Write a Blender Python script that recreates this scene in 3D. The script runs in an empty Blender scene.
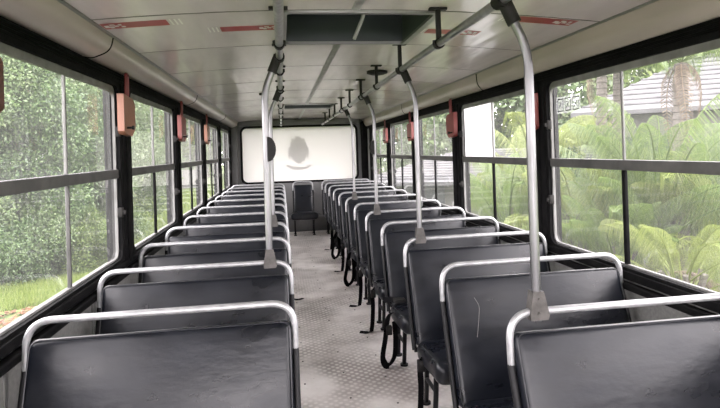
import bpy, bmesh, math, random
import numpy as np
from mathutils import Vector, Matrix
random.seed(7); rng = np.random.default_rng(7)
SC = bpy.context.scene
COL = SC.collection
PI = math.pi

# ------------------------------------------------------------ object helpers
def tag(o, label=None, cat=None, group=None, kind=None):
    if label: o['label'] = label
    if cat: o['category'] = cat
    if group: o['group'] = group
    if kind: o['kind'] = kind
    return o
def thing(name, label, cat, loc=(0, 0, 0), rz=0, group=None):
    o = bpy.data.objects.new(name, None); COL.objects.link(o)
    o.location = loc; o.rotation_euler = (0, 0, rz); o.empty_display_size = .1
    return tag(o, label, cat, group)
def copy_tree(o, parent=None):
    c = o.copy(); COL.objects.link(c)
    if parent is not None: c.parent = parent
    for ch in list(o.children): copy_tree(ch, c)
    return c

class MB:
    """collects shapes and links them as one mesh object"""
    def __init__(s): s.v = []; s.f = []; s.n = 0
    def add(s, verts, faces):
        b = s.n; s.v.extend([tuple(map(float, q)) for q in verts]); s.n += len(verts)
        s.f.extend([tuple(i + b for i in f) for f in faces]); return s
    def box(s, x0, x1, y0, y1, z0, z1, bev=0.0, seg=2, mat=None):
        bm = bmesh.new(); bmesh.ops.create_cube(bm, size=1)
        for v in bm.verts:
            v.co = Vector(((x0 + x1) / 2 + v.co.x * (x1 - x0), (y0 + y1) / 2 + v.co.y * (y1 - y0), (z0 + z1) / 2 + v.co.z * (z1 - z0)))
        if bev > 0:
            bmesh.ops.bevel(bm, geom=bm.edges[:], offset=bev, segments=seg, affect='EDGES', profile=.5)
        return s.bm(bm, mat)
    def bm(s, bm, mat=None):
        if mat is not None: bm.transform(mat)
        bm.verts.index_update()
        s.add([v.co for v in bm.verts], [[v.index for v in f.verts] for f in bm.faces]); bm.free(); return s
    def tube(s, pts, r, n=12, caps=True, closed=False, rs=None):
        pts = [Vector(p) for p in pts]; m = len(pts); ring = []
        prev = None
        for i, p in enumerate(pts):
            if closed: t = (pts[(i + 1) % m] - pts[i - 1]).normalized()
            else: t = (pts[min(i + 1, m - 1)] - pts[max(i - 1, 0)]).normalized()
            if prev is None:
                a = Vector((0, 0, 1)) if abs(t.z) < .9 else Vector((1, 0, 0))
                u = t.cross(a).normalized()
            else:
                u = (prev - t * prev.dot(t)).normalized()
            prev = u; w = t.cross(u); rr = rs[i] if rs else r
            ring.append([p + (u * math.cos(2 * PI * k / n) + w * math.sin(2 * PI * k / n)) * rr for k in range(n)])
        vs = [q for R in ring for q in R]; fs = []
        for i in range(m if closed else m - 1):
            j = (i + 1) % m
            for k in range(n):
                k2 = (k + 1) % n
                fs.append((i * n + k, i * n + k2, j * n + k2, j * n + k))
        if caps and not closed:
            fs.append(tuple(range(n - 1, -1, -1))); fs.append(tuple((m - 1) * n + k for k in range(n)))
        return s.add(vs, fs)
    def prism(s, poly, axis, a, b):
        """poly: 2D loop, extruded along axis ('x','y','z') between a and b"""
        def P(u, v, t):
            return {'x': (t, u, v), 'y': (u, t, v), 'z': (u, v, t)}[axis]
        m = len(poly)
        vs = [P(u, v, a) for u, v in poly] + [P(u, v, b) for u, v in poly]
        fs = [tuple(range(m)), tuple(range(2 * m - 1, m - 1, -1))]
        for i in range(m):
            j = (i + 1) % m; fs.append((i, i + m, j + m, j))
        return s.add(vs, fs)
    def ringplate(s, outer, inner, axis, a, b):
        """plate with hole; outer & inner loops same count"""
        def P(u, v, t):
            return {'x': (t, u, v), 'y': (u, t, v), 'z': (u, v, t)}[axis]
        m = len(outer); vs = []
        for L, t in ((outer, a), (inner, a), (outer, b), (inner, b)): vs += [P(u, v, t) for u, v in L]
        fs = []
        for i in range(m):
            j = (i + 1) % m
            fs += [(i, j, m + j, m + i), (2 * m + i, 3 * m + i, 3 * m + j, 2 * m + j),
                   (i, 2 * m + i, 2 * m + j, j), (m + i, m + j, 3 * m + j, 3 * m + i)]
        return s.add(vs, fs)
    def softbox(s, size, r, n=14, bulge=(0, 0, 0), mat=None):
        """upholstered block: rounded box with crowned faces"""
        hx, hy, hz = [a / 2 for a in size]
        def g(h):
            k = max(3, n); rr = min(r / h, .98)
            inner = np.linspace(-(1 - rr), 1 - rr, k); e = [(1 - rr) + rr * math.sin(t) for t in (.35, .75, 1.15, PI / 2)]
            return sorted([-q for q in e] + list(inner) + e)
        G = [g(hx), g(hy), g(hz)]; H = (hx, hy, hz); idx = {}; vs = []; fs = []
        def V(i, j, k):
            key = (i, j, k)
            if key in idx: return idx[key]
            p = [G[0][i] * hx, G[1][j] * hy, G[2][k] * hz]
            c = [max(-(H[a] - r), min(H[a] - r, p[a])) for a in range(3)]
            d = Vector([p[a] - c[a] for a in range(3)])
            if d.length > 1e-9: d = d.normalized() * r
            q = [c[a] + d[a] for a in range(3)]
            for a in range(3):
                if bulge[a]:
                    b1, b2 = [x for x in range(3) if x != a]
                    q[a] += bulge[a] * (q[a] / H[a]) * (1 - (p[b1] / H[b1]) ** 2) * (1 - (p[b2] / H[b2]) ** 2)
            idx[key] = len(vs); vs.append(Vector(q)); return idx[key]
        N = [len(G[0]), len(G[1]), len(G[2])]
        for a in range(3):
            b, c = [(1, 2), (2, 0), (0, 1)][a]
            for side in (0, N[a] - 1):
                for i in range(N[b] - 1):
                    for j in range(N[c] - 1):
                        q = []
                        for di, dj in ((0, 0), (1, 0), (1, 1), (0, 1)):
                            t = [0, 0, 0]; t[a] = side; t[b] = i + di; t[c] = j + dj; q.append(V(*t))
                        fs.append(tuple(q if side else q[::-1]))
        if mat is not None: vs = [mat @ v for v in vs]
        return s.add(vs, fs)
    def build(s, name, mat, parent=None, smooth=40, label=None, kind=None):
        me = bpy.data.meshes.new(name); me.from_pydata(s.v, [], s.f); me.update()
        bm = bmesh.new(); bm.from_mesh(me); bmesh.ops.recalc_face_normals(bm, faces=bm.faces[:]); bm.to_mesh(me); bm.free()
        if smooth:
            me.polygons.foreach_set('use_smooth', [True] * len(me.polygons)); me.set_sharp_from_angle(angle=math.radians(smooth))
        me.materials.append(mat)
        o = bpy.data.objects.new(name, me); COL.objects.link(o)
        if parent is not None: o.parent = parent
        return tag(o, label, kind=kind)
def fillet(pts, rad, seg=6):
    pts = [Vector(p) for p in pts]; out = [pts[0]]
    for i in range(1, len(pts) - 1):
        a = (pts[i - 1] - pts[i]); b = (pts[i + 1] - pts[i]); r = rad[i - 1] if isinstance(rad, (list, tuple)) else rad
        r = min(r, a.length * .49, b.length * .49) if r else 0
        if not r: out.append(pts[i]); continue
        A = pts[i] + a.normalized() * r; B = pts[i] + b.normalized() * r
        for k in range(seg + 1):
            t = k / seg; out.append(A * (1 - t) ** 2 + pts[i] * 2 * t * (1 - t) * .9 + (A + B) / 2 * 2 * t * (1 - t) * .1 + B * t * t)
    out.append(pts[-1]); return out
def rrect(u0, u1, v0, v1, r, seg=6, sharp=False):
    out = []
    for cu, cv, a0 in ((u1 - r, v1 - r, 0), (u0 + r, v1 - r, 90), (u0 + r, v0 + r, 180), (u1 - r, v0 + r, 270)):
        for k in range(seg + 1):
            a = math.radians(a0 + 90 * k / seg)
            if sharp:
                c, s_ = math.cos(a), math.sin(a); m = max(abs(c), abs(s_)); out.append((cu + r * c / m, cv + r * s_ / m))
            else: out.append((cu + r * math.cos(a), cv + r * math.sin(a)))
    return out

# ------------------------------------------------------------ materials
class NT:
    def __init__(s, name):
        s.m = bpy.data.materials.new(name); s.m.use_nodes = True; s.t = s.m.node_tree; s.t.nodes.clear()
        s.out = s.t.nodes.new('ShaderNodeOutputMaterial')
    def n(s, typ, **kw):
        x = s.t.nodes.new(typ)
        for k, v in kw.items():
            if k in x.inputs: x.inputs[k].default_value = v
            else: setattr(x, k, v)
        return x
    def l(s, a, ao, b, bi): s.t.links.new(a.outputs[ao], b.inputs[bi])
def ramp(nt, stops):
    r = nt.n('ShaderNodeValToRGB'); cr = r.color_ramp
    while len(cr.elements) < len(stops): cr.elements.new(.5)
    for e, (p, c) in zip(cr.elements, stops):
        e.position = p; e.color = (*c, 1) if len(c) == 3 else c
    return r
def mat(name, c1, c2=None, rough=.5, metal=0, scale=5, bump=0, bscale=60, detail=5, stretch=(1, 1, 1), spec=.5, r2=None, coat=0, lo=.35, hi=.65):
    t = NT(name); p = t.n('ShaderNodeBsdfPrincipled'); t.l(p, 0, t.out, 0)
    p.inputs['Base Color'].default_value = (*c1, 1); p.inputs['Roughness'].default_value = rough
    p.inputs['Metallic'].default_value = metal; p.inputs['Specular IOR Level'].default_value = spec
    p.inputs['Coat Weight'].default_value = coat
    tc = t.n('ShaderNodeTexCoord'); mp = t.n('ShaderNodeMapping'); mp.inputs['Scale'].default_value = stretch
    t.l(tc, 'Object', mp, 0)
    if c2 or r2 is not None:
        nz = t.n('ShaderNodeTexNoise', Scale=scale, Detail=detail); t.l(mp, 0, nz, 'Vector')
        if c2: rp = ramp(t, [(lo, c1), (hi, c2)]); t.l(nz, 0, rp, 0); t.l(rp, 0, p, 'Base Color')
        if r2 is not None:
            mr = t.n('ShaderNodeMapRange'); mr.inputs[1].default_value = .3; mr.inputs[2].default_value = .7
            mr.inputs[3].default_value = rough; mr.inputs[4].default_value = r2; t.l(nz, 0, mr, 0); t.l(mr, 0, p, 'Roughness')
    if bump:
        nb = t.n('ShaderNodeTexNoise', Scale=bscale, Detail=4); t.l(mp, 0, nb, 'Vector')
        b = t.n('ShaderNodeBump', Strength=bump, Distance=.01); t.l(nb, 0, b, 'Height'); t.l(b, 0, p, 'Normal')
    return t.m

M = {}
M['vinyl'] = mat('black_vinyl', (.0035, .0042, .0066), (.008, .0095, .0135), rough=.25, r2=.38, scale=5, bump=.11, bscale=18, stretch=(1, 1, 2.2), spec=.33)
M['piping'] = mat('piping_vinyl', (.018, .019, .023), rough=.35)
M['bar'] = mat('grey_painted_tube', (.36, .365, .37), (.28, .285, .29), rough=.33, r2=.45, scale=30, metal=.5)
M['rail'] = mat('rail_aluminium', (.42, .42, .42), (.34, .34, .34), rough=.28, r2=.38, scale=40, metal=.9)
M['alu'] = mat('brushed_aluminium', (.20, .20, .205), (.15, .15, .155), rough=.28, r2=.38, scale=40, metal=.9, stretch=(1, 1, .1))
M['black_steel'] = mat('black_steel', (.006, .006, .007), rough=.5, spec=.25)
M['black_plastic'] = mat('black_plastic', (.010, .0095, .0095), (.018, .017, .016), rough=.6, scale=20, spec=.2)
M['rubber'] = mat('black_rubber', (.0035, .0035, .004), (.008, .008, .008), rough=.7, scale=12, bump=.1, spec=.06)
M['cast'] = mat('cast_bracket', (.045, .042, .038), (.085, .08, .074), rough=.5, metal=.2, scale=30, bump=.2)
M['webbing'] = mat('belt_webbing', (.006, .006, .007), rough=.9, spec=.1)
M['wall'] = mat('grey_laminate', (.15, .15, .145), (.20, .20, .19), rough=.55, scale=60, detail=8, bump=.1, bscale=200)
M['wall_back'] = mat('rear_laminate', (.10, .10, .10), (.14, .14, .137), rough=.5, scale=3, detail=6)
M['sash'] = mat('grey_sash', (.21, .21, .205), (.15, .15, .145), rough=.7, metal=0, spec=.2, scale=12, detail=6)
M['rail_grey'] = mat('dirty_grey_rail', (.060, .060, .058), (.095, .093, .09), rough=.55, spec=.25, scale=9, detail=6)
M['sash_light'] = mat('light_sash', (.45, .46, .45), (.35, .36, .35), rough=.4, metal=.4, scale=14)
M['cove'] = mat('cove_laminate', (.50, .44, .415), (.41, .36, .335), rough=.28, r2=.4, scale=2.2, detail=6, stretch=(3, .6, 3), coat=.2)
M['trim'] = mat('alu_trim', (.30, .30, .295), rough=.35, metal=.7)
M['seam'] = mat('panel_seam', (.13, .12, .11), rough=.7)
M['hatch'] = mat('hatch_plastic', (.045, .055, .064), (.055, .066, .075), rough=.4, scale=4)
M['red'] = mat('red_paint', (.17, .018, .018), (.13, .015, .015), rough=.4, scale=8)
M['salmon'] = mat('salmon_plastic', (.27, .115, .07), (.23, .095, .058), rough=.4, scale=6)
M['redplastic'] = mat('faded_red_plastic', (.20, .035, .028), (.16, .028, .022), rough=.4, scale=6)
M['brown'] = mat('brown_plastic', (.12, .055, .035), (.09, .04, .03), rough=.45, scale=6)
M['stick_red'] = mat('sticker_red', (.42, .06, .06), (.36, .05, .05), rough=.4, scale=30)
M['stick_white'] = mat('sticker_white', (.7, .68, .64), rough=.4)
M['dark_ink'] = mat('dark_ink', (.02, .02, .02), rough=.6)
M['bolt'] = mat('bolt_steel', (.08, .075, .07), rough=.5, metal=.6)

def ceiling_mat():
    t = NT('ceiling_laminate'); p = t.n('ShaderNodeBsdfPrincipled'); t.l(p, 0, t.out, 0)
    tc = t.n('ShaderNodeTexCoord'); mp = t.n('ShaderNodeMapping'); mp.inputs['Scale'].default_value = (2.6, .7, 1)
    t.l(tc, 'Object', mp, 0)
    n = t.n('ShaderNodeTexNoise', Scale=2.0, Detail=7, Roughness=.6); t.l(mp, 0, n, 'Vector')
    r = ramp(t, [(.3, (.69, .625, .645)), (.7, (.81, .74, .76))]); t.l(n, 0, r, 0); t.l(r, 0, p, 'Base Color')
    mr = t.n('ShaderNodeMapRange'); mr.inputs[3].default_value = .15; mr.inputs[4].default_value = .27; t.l(n, 0, mr, 0); t.l(mr, 0, p, 'Roughness')
    mp2 = t.n('ShaderNodeMapping'); mp2.inputs['Scale'].default_value = (5, .45, 1); t.l(tc, 'Object', mp2, 0)
    n2 = t.n('ShaderNodeTexNoise', Scale=2.2, Detail=1.5); t.l(mp2, 0, n2, 'Vector')
    b = t.n('ShaderNodeBump', Strength=.30, Distance=.02); t.l(n2, 0, b, 'Height'); t.l(b, 0, p, 'Normal')
    return t.m
M['ceiling'] = ceiling_mat()

def floor_mat():
    t = NT('tread_floor'); p = t.n('ShaderNodeBsdfPrincipled'); t.l(p, 0, t.out, 0)
    tc = t.n('ShaderNodeTexCoord')
    n = t.n('ShaderNodeTexNoise', Scale=2.3, Detail=8, Roughness=.65); t.l(tc, 'Object', n, 'Vector')
    r = ramp(t, [(.32, (.52, .475, .45)), (.52, (.76, .72, .695)), (.72, (.88, .85, .825))]); t.l(n, 0, r, 0)
    # tread pattern: crossed short bars
    mp = t.n('ShaderNodeMapping'); mp.inputs['Rotation'].default_value = (0, 0, PI / 4); t.l(tc, 'Object', mp, 0)
    w1 = t.n('ShaderNodeTexChecker', Scale=34.0); t.l(mp, 0, w1, 'Vector')
    vo = t.n('ShaderNodeTexVoronoi', Scale=24.0, Randomness=.12); t.l(mp, 0, vo, 'Vector')
    lr = ramp(t, [(.18, (1, 1, 1)), (.42, (0, 0, 0))]); t.l(vo, 'Distance', lr, 0)
    n3 = t.n('ShaderNodeTexNoise', Scale=1.6, Detail=3); t.l(tc, 'Object', n3, 'Vector')
    wear = ramp(t, [(.42, (0, 0, 0)), (.6, (1, 1, 1))]); t.l(n3, 0, wear, 0)
    dm = t.n('ShaderNodeMix', data_type='RGBA', blend_type='MULTIPLY'); t.l(wear, 0, dm, 0)
    dark = t.n('ShaderNodeMix', data_type='RGBA'); dark.inputs[6].default_value = (.52, .50, .49, 1); dark.inputs[7].default_value = (1, 1, 1, 1)
    t.l(lr, 0, dark, 0); t.l(r, 0, dm, 6); t.l(dark, 2, dm, 7)
    # grime specks
    v2 = t.n('ShaderNodeTexVoronoi', Scale=13.0); t.l(tc, 'Object', v2, 'Vector')
    sp = ramp(t, [(.03, (.06, .05, .045)), (.055, (1, 1, 1))]); t.l(v2, 'Distance', sp, 0)
    d2 = t.n('ShaderNodeMix', data_type='RGBA', blend_type='MULTIPLY'); d2.inputs[0].default_value = .9; t.l(dm, 2, d2, 6); t.l(sp, 0, d2, 7)
    t.l(d2, 2, p, 'Base Color')
    p.inputs['Roughness'].default_value = .42; p.inputs['Metallic'].default_value = .1
    b = t.n('ShaderNodeBump', Strength=.5, Distance=.003); t.l(lr, 0, b, 'Height'); t.l(b, 0, p, 'Normal')
    return t.m
M['floor'] = floor_mat()

def glass_mat(name, haze, seed=0, tint=(.96, .965, .96), hcol=(.82, .83, .82)):
    """thin dusty window pane: clear, a little mirror, and dust that scatters daylight"""
    t = NT(name)
    tr = t.n('ShaderNodeBsdfTransparent'); tr.inputs[0].default_value = (*tint, 1)
    gl = t.n('ShaderNodeBsdfGlossy', Roughness=.02); gl.inputs[0].default_value = (1, 1, 1, 1)
    ge = t.n('ShaderNodeNewGeometry'); dp = t.n('ShaderNodeVectorMath', operation='DOT_PRODUCT'); t.l(ge, 'Incoming', dp, 0); t.l(ge, 'Normal', dp, 1)
    ab = t.n('ShaderNodeMath', operation='ABSOLUTE'); t.l(dp, 'Value', ab, 0)
    om = t.n('ShaderNodeMath', operation='SUBTRACT'); om.inputs[0].default_value = 1; t.l(ab, 0, om, 1)
    pw = t.n('ShaderNodeMath', operation='POWER'); t.l(om, 0, pw, 0); pw.inputs[1].default_value = 5
    fr = t.n('ShaderNodeMath', operation='MULTIPLY_ADD'); t.l(pw, 0, fr, 0); fr.inputs[1].default_value = .7; fr.inputs[2].default_value = .045
    m1 = t.n('ShaderNodeMixShader'); t.l(fr, 0, m1, 0); t.l(tr, 0, m1, 1); t.l(gl, 0, m1, 2)
    di = t.n('ShaderNodeBsdfDiffuse'); di.inputs[0].default_value = (*hcol, 1)
    tl = t.n('ShaderNodeBsdfTranslucent'); tl.inputs[0].default_value = (*hcol, 1)
    m2 = t.n('ShaderNodeMixShader', Fac=.75); t.l(di, 0, m2, 1); t.l(tl, 0, m2, 2)
    tc = t.n('ShaderNodeTexCoord'); mp = t.n('ShaderNodeMapping'); mp.inputs['Scale'].default_value = (1, 22, 1.6); mp.inputs['Location'].default_value = (seed, seed * 3.1, 0)
    t.l(tc, 'Object', mp, 0)
    n = t.n('ShaderNodeTexNoise', Scale=2.6, Detail=6, Roughness=.7); t.l(mp, 0, n, 'Vector')
    n2 = t.n('ShaderNodeTexNoise', Scale=3, Detail=5, Roughness=.75); t.l(tc, 'Object', n2, 'Vector')
    n3 = t.n('ShaderNodeTexNoise', Scale=110, Detail=2); t.l(tc, 'Object', n3, 'Vector')
    sp = ramp(t, [(.60, (0, 0, 0)), (.72, (1, 1, 1))]); t.l(n3, 0, sp, 0)
    ad = t.n('ShaderNodeMath', operation='MULTIPLY'); t.l(n, 0, ad, 0); t.l(n2, 0, ad, 1)
    mr = t.n('ShaderNodeMapRange'); mr.inputs[1].default_value = .12; mr.inputs[2].default_value = .42
    mr.inputs[3].default_value = haze * .55; mr.inputs[4].default_value = haze * 1.6; t.l(ad, 0, mr, 0)
    a2 = t.n('ShaderNodeMath', operation='MULTIPLY_ADD'); t.l(sp, 0, a2, 0); a2.inputs[1].default_value = haze * .8; t.l(mr, 0, a2, 2)
    m3 = t.n('ShaderNodeMixShader'); t.l(a2, 0, m3, 0); t.l(m1, 0, m3, 1); t.l(m2, 0, m3, 2)
    t.l(m3, 0, t.out, 0); return t.m
M['glass'] = glass_mat('dusty_glass', .038)
M['glass_low'] = glass_mat('dusty_glass_lower', .03, 3)
M['windscreen'] = glass_mat('windscreen_glass', .02, 5)
def film_mat(name, col, thr=.5):
    t = NT(name); di = t.n('ShaderNodeBsdfDiffuse'); tl = t.n('ShaderNodeBsdfTranslucent')
    di.inputs[0].default_value = (*col, 1); tl.inputs[0].default_value = (*col, 1)
    m = t.n('ShaderNodeMixShader', Fac=thr); t.l(di, 0, m, 1); t.l(tl, 0, m, 2); t.l(m, 0, t.out, 0); return t.m
M['film'] = film_mat('white_film', (.62, .61, .585), .155)
M['film_pane'] = film_mat('white_pane_film', (.66, .66, .675), .42)
M['crest'] = film_mat('faded_crest', (.592, .583, .56), .157)

def clear_film(name, col, a):
    t = NT(name); tr = t.n('ShaderNodeBsdfTransparent'); tl = t.n('ShaderNodeBsdfTranslucent'); tl.inputs[0].default_value = (*col, 1)
    m = t.n('ShaderNodeMixShader', Fac=a); t.l(tr, 0, m, 1); t.l(tl, 0, m, 2); t.l(m, 0, t.out, 0); return t.m
M['sticker_pale'] = clear_film('sticker_pale', (.6, .62, .62), .09)
def leaf_mat(name, a, b, c, tr=.35):
    t = NT(name); g = t.n('ShaderNodeNewGeometry')
    r = ramp(t, [(0, a), (.5, b), (1, c)]); t.l(g, 'Random Per Island', r, 0)
    di = t.n('ShaderNodeBsdfDiffuse'); tl = t.n('ShaderNodeBsdfTranslucent'); t.l(r, 0, di, 0); t.l(r, 0, tl, 0)
    m = t.n('ShaderNodeMixShader', Fac=tr); t.l(di, 0, m, 1); t.l(tl, 0, m, 2)
    gl = t.n('ShaderNodeBsdfGlossy', Roughness=.45); gl.inputs[0].default_value = (.6, .6, .6, 1)
    m2 = t.n('ShaderNodeMixShader', Fac=.06); t.l(m, 0, m2, 1); t.l(gl, 0, m2, 2)
    t.l(m2, 0, t.out, 0); return t.m
M['leaf_mid'] = leaf_mat('leaf_mid', (.050, .085, .030), (.090, .145, .052), (.16, .215, .090))
M['leaf_dark'] = leaf_mat('leaf_dark', (.030, .062, .022), (.062, .115, .036), (.12, .18, .065))
M['leaf_bright'] = leaf_mat('leaf_bright', (.050, .092, .016), (.095, .150, .030), (.165, .22, .060), .45)
M['leaf_yellow'] = leaf_mat('leaf_yellow', (.095, .130, .022), (.150, .190, .038), (.22, .255, .075), .45)
M['bark'] = mat('bark', (0.081, 0.068, 0.056), (0.136, 0.118, 0.099), rough=.9, scale=12, bump=.5, bscale=25)
M['palm_bark'] = mat('palm_bark', (.055, .048, .04), (.095, .085, .072), rough=.9, scale=8, bump=.4, stretch=(1, 1, 6), bscale=10)
M['dry'] = leaf_mat('dry_frond', (0.075, 0.048, 0.027), (0.109, 0.075, 0.045), (0.143, 0.109, 0.068), .2)
M['litter'] = leaf_mat('leaf_litter', (0.102, 0.041, 0.020), (0.143, 0.075, 0.041), (0.171, 0.123, 0.075), .1)
M['grass'] = leaf_mat('grass_blade', (.10, .155, .022), (.155, .215, .035), (.23, .275, .07), .4)
M['lawn'] = mat('lawn_soil', (.055, .085, .020), (.095, .130, .032), rough=.95, scale=1.2, detail=9, bump=.5, bscale=40)
M['asphalt'] = mat('wet_asphalt', (0.018, 0.018, 0.018), (0.031, 0.030, 0.029), rough=.7, scale=6, detail=9, bump=.2)
M['soil'] = mat('brown_soil', (0.044, 0.034, 0.024), (0.065, 0.052, 0.034), rough=.95, scale=3, detail=9, bump=.4)
M['house'] = mat('house_render', (0.109, 0.107, 0.102), (0.130, 0.128, 0.122), rough=.9, scale=2)
M['dark_open'] = mat('dark_opening', (.03, .035, .04), rough=.3)
M['pale'] = mat('pale_render', (0.156, 0.156, 0.151), (0.177, 0.177, 0.172), rough=.9, scale=1)
def roof_mat():
    t = NT('clay_tile_roof'); p = t.n('ShaderNodeBsdfPrincipled', Roughness=.8); t.l(p, 0, t.out, 0)
    tc = t.n('ShaderNodeTexCoord'); n = t.n('ShaderNodeTexNoise', Scale=2.5, Detail=8); t.l(tc, 'Object', n, 'Vector')
    r = ramp(t, [(.35, (.04, .04, .042)), (.65, (.07, .07, .072))]); t.l(n, 0, r, 0); t.l(r, 0, p, 'Base Color')
    return t.m
M['roof'] = roof_mat()

# ------------------------------------------------------------ survey numbers of the bus (metres, floor at z = 0)
XL, XR = -0.949, 1.659          # window planes
XC = .39
PIT = .74; YL0, YR0 = 1.959, 1.649
WP = 1.638; PL0, PR0 = 3.36, 3.229
YB, YF = 10.36, -1.55
CEI_L, CEI_R = -.80, 1.578
def zc(x):
    q = (x - XC) / (CEI_R - XC); return 2.118 - .053 * q * q

# ------------------------------------------------------------ floor
MB().box(XL - .06, XR + .06, YF - .1, YB + .1, -.06, 0).build('floor', M['floor'], kind='structure')
bolts = MB()
for i in range(24):
    for x in (.10, .36, .62):
        y = 1.2 + i * .37 + (.12 if x == .36 else 0)
        bolts.tube([(x, y, -.002), (x, y, .003)], .0065, 8)
bl = bolts.build('trim_1', M['bolt'], kind='structure'); bl['label'] = 'dark bolt heads holding the tread floor down'

# ------------------------------------------------------------ side walls, pillars, windows
def side(name, X, s, P0, dz, ks):
    """s = outward sign"""
    zt, zb = 1.862 + dz, .887 + dz
    x_in = X - s * .0
    w = MB()
    w.box(min(X - s * .025, X + s * .07), max(X - s * .025, X + s * .07), YF, YB, 0, zb - .085)
    w.box(min(X, X + s * .07), max(X, X + s * .07), YF, YB, zb - .085, zb - .03)
    w.box(min(X, X + s * .07), max(X, X + s * .07), YF, YB, zt + .03, 2.16)
    o = w.build('wall_' + name, M['wall'], smooth=0, kind='structure')
    # seams of the lower wall lining
    tr = MB()
    for k in range(14):
        y = P0 - .62 + (k - 2) * WP / 2
        if YF < y < YB: tr.box(min(X - s * .029, X - s * .025), max(X - s * .029, X - s * .025), y - .012, y + .012, .02, zb - .10)
    tr.build('trim_2' if s < 0 else 'trim_3', M['trim'], smooth=0, kind='structure')
    # sill: two dark rubber bars
    sl = MB()
    sl.box(min(X - s * .042, X), max(X - s * .042, X), YF, YB, zb - .062, zb - .022, .006)
    sl.box(min(X - s * .062, X - s * .02), max(X - s * .062, X - s * .02), YF, YB, zb - .105, zb - .072, .01, 3)
    sl.build('trim_4' if s < 0 else 'trim_5', M['rubber'], kind='structure')
    # ribbed rubber band above
    rb = MB()
    rb.box(min(X - s * .012, X + .01 * s), max(X - s * .012, X + .01 * s), YF, YB, zt + .028, zt + .112)
    for q in range(5): rb.box(min(X - s * .02, X), max(X - s * .02, X), YF, YB, zt + .036 + q * .015, zt + .043 + q * .015, .002, 1)
    rb.build('trim_6' if s < 0 else 'trim_7', M['rubber'], kind='structure')
    # pillars (the posts between the windows)
    pm = MB()
    for k in ks:
        y = P0 + k * WP
        hw = .085
        pm.box(min(X - s * .035, X + s * .07), max(X - s * .035, X + s * .07), y - hw, y + hw, zb - .04, zt + .03, .014, 3)
        pm.box(min(X - s * .046, X - s * .03), max(X - s * .046, X - s * .03), y - .03, y + .03, zb - .04, zt + .03, .005, 2)
    pm.build('trim_8' if s < 0 else 'trim_9', M['rubber'], kind='structure')
    return zt, zb
_wn = [0]
def window(X, s, ya, yb, zb, zt, film=None, light_low=False):
    _wn[0] += 1
    o = bpy.data.objects.new('window_%d' % _wn[0], None); COL.objects.link(o); o['kind'] = 'structure'; o.location = (X, (ya + yb) / 2, zb)
    def L(x, y, z): return x - X, y - (ya + yb) / 2, z - zb
    hy = (yb - ya) / 2; H = zt - zb
    def xr(a, b): return (min(s * a, s * b), max(s * a, s * b))
    r = .055
    # rubber surround and grey sash
    f = MB(); a, b = xr(-.03, .025)
    f.ringplate(rrect(-hy - .032, hy + .032, -.03, H + .03, .03, sharp=True), rrect(-hy - .006, hy + .006, -.006, H + .006, r), 'x', a, b)
    f.build('surround', M['rubber'], o, smooth=35)
    f = MB(); a, b = xr(-.009, .006)
    f.ringplate(rrect(-hy - .01, hy + .01, -.01, H + .01, r, sharp=False), rrect(-hy + .006, hy - .006, .004, H - .028, r - .01), 'x', a, b)
    f.build('sash_frame', M['sash'], o, smooth=35)
    zm = 1.381 - zb + (0 if s < 0 else -.022)
    m = MB(); a, b = xr(-.022, .012); m.box(a, b, -hy + .0, hy - .0, zm - .027, zm + .024, .005)
    m.build('middle_rail', M['rail_grey'], o)
    m = MB(); a, b = xr(-.016, .012); m.box(*xr(-.006, .004), -.009, .004, zm + .024, H - .02, .002)
    m.box(*xr(.008, .014), .008, .016, zm + .024, H - .02, .002)
    m.build('upper_mullion', M['sash'], o)
    m = MB(); a, b = xr(-.010, .008); hwm = .007 if light_low else .013
    m.box(a, b, -hwm, hwm, .0, zm - .027, .004)
    m.build('lower_mullion', M['rail_grey'] if light_low else M['rubber'], o)
    for (y0, y1, z0, z1, g, dx) in ((-hy + .01, .004, zm + .02, H - .02, 'glass', .000), (-.004, hy - .01, zm + .02, H - .02, 'glass', .012),
                                (-hy + .01, 0, .0, zm - .02, 'glass_low', .004), (0, hy - .01, .0, zm - .02, 'glass_low', .004)):
        gm = M[g]; nm = 'pane'; lb = None
        if film and y0 > -.1 and z0 > .2: gm = M['film_pane']; lb = 'pane covered with opaque white film'
        p = MB(); a, b = xr(dx, dx + .0025)
        xx = (a + b) / 2
        p.add([(xx, y0, z0), (xx, y1, z0), (xx, y1, z1), (xx, y0, z1)], [(0, 1, 2, 3)]); p.build(nm, gm, o, smooth=0, label=lb)
    for zz in (.26, .72):
        m = MB(); a, b = xr(-.045, -.015)
        m.box(a, b, hy - .028, hy - .004, zz - .028, zz + .028, .005); m.box(*xr(-.06, -.04), hy - .022, hy - .010, zz - .012, zz + .012, .003)
        m.build('latch', M['black_plastic'], o)
    return o
ksL = range(-2, 5); ksR = range(-2, 5)
ztL, zbL = side('left', XL, -1, PL0, .012, ksL)
ztR, zbR = side('right', XR, 1, PR0, -.018, ksR)
for k in range(-3, 4):
    ya, yb = PL0 + k * WP + .125, PL0 + (k + 1) * WP - .125
    if ya < YF: ya = YF + .12
    if yb - ya > .3: window(XL, -1, ya, yb, zbL, ztL, light_low=(k == -1))
    ya, yb = PR0 + k * WP + .125, PR0 + (k + 1) * WP - .125
    if ya < YF: ya = YF + .12
    if yb - ya > .3: window(XR, 1, ya, yb, zbR, ztR, film=(k == 0))
# short blind panels closing the walls behind the last posts
for X, s, y0, zb, zt in ((XL, -1, PL0 + 4 * WP + .07, zbL, ztL), (XR, 1, PR0 + 4 * WP + .07, zbR, ztR)):
    MB().box(min(X - s * .01, X + s * .07), max(X - s * .01, X + s * .07), y0, YB, zb - .04, zt + .03).build('trim_10' if s < 0 else 'trim_11', M['wall'], smooth=0, kind='structure')

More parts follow.
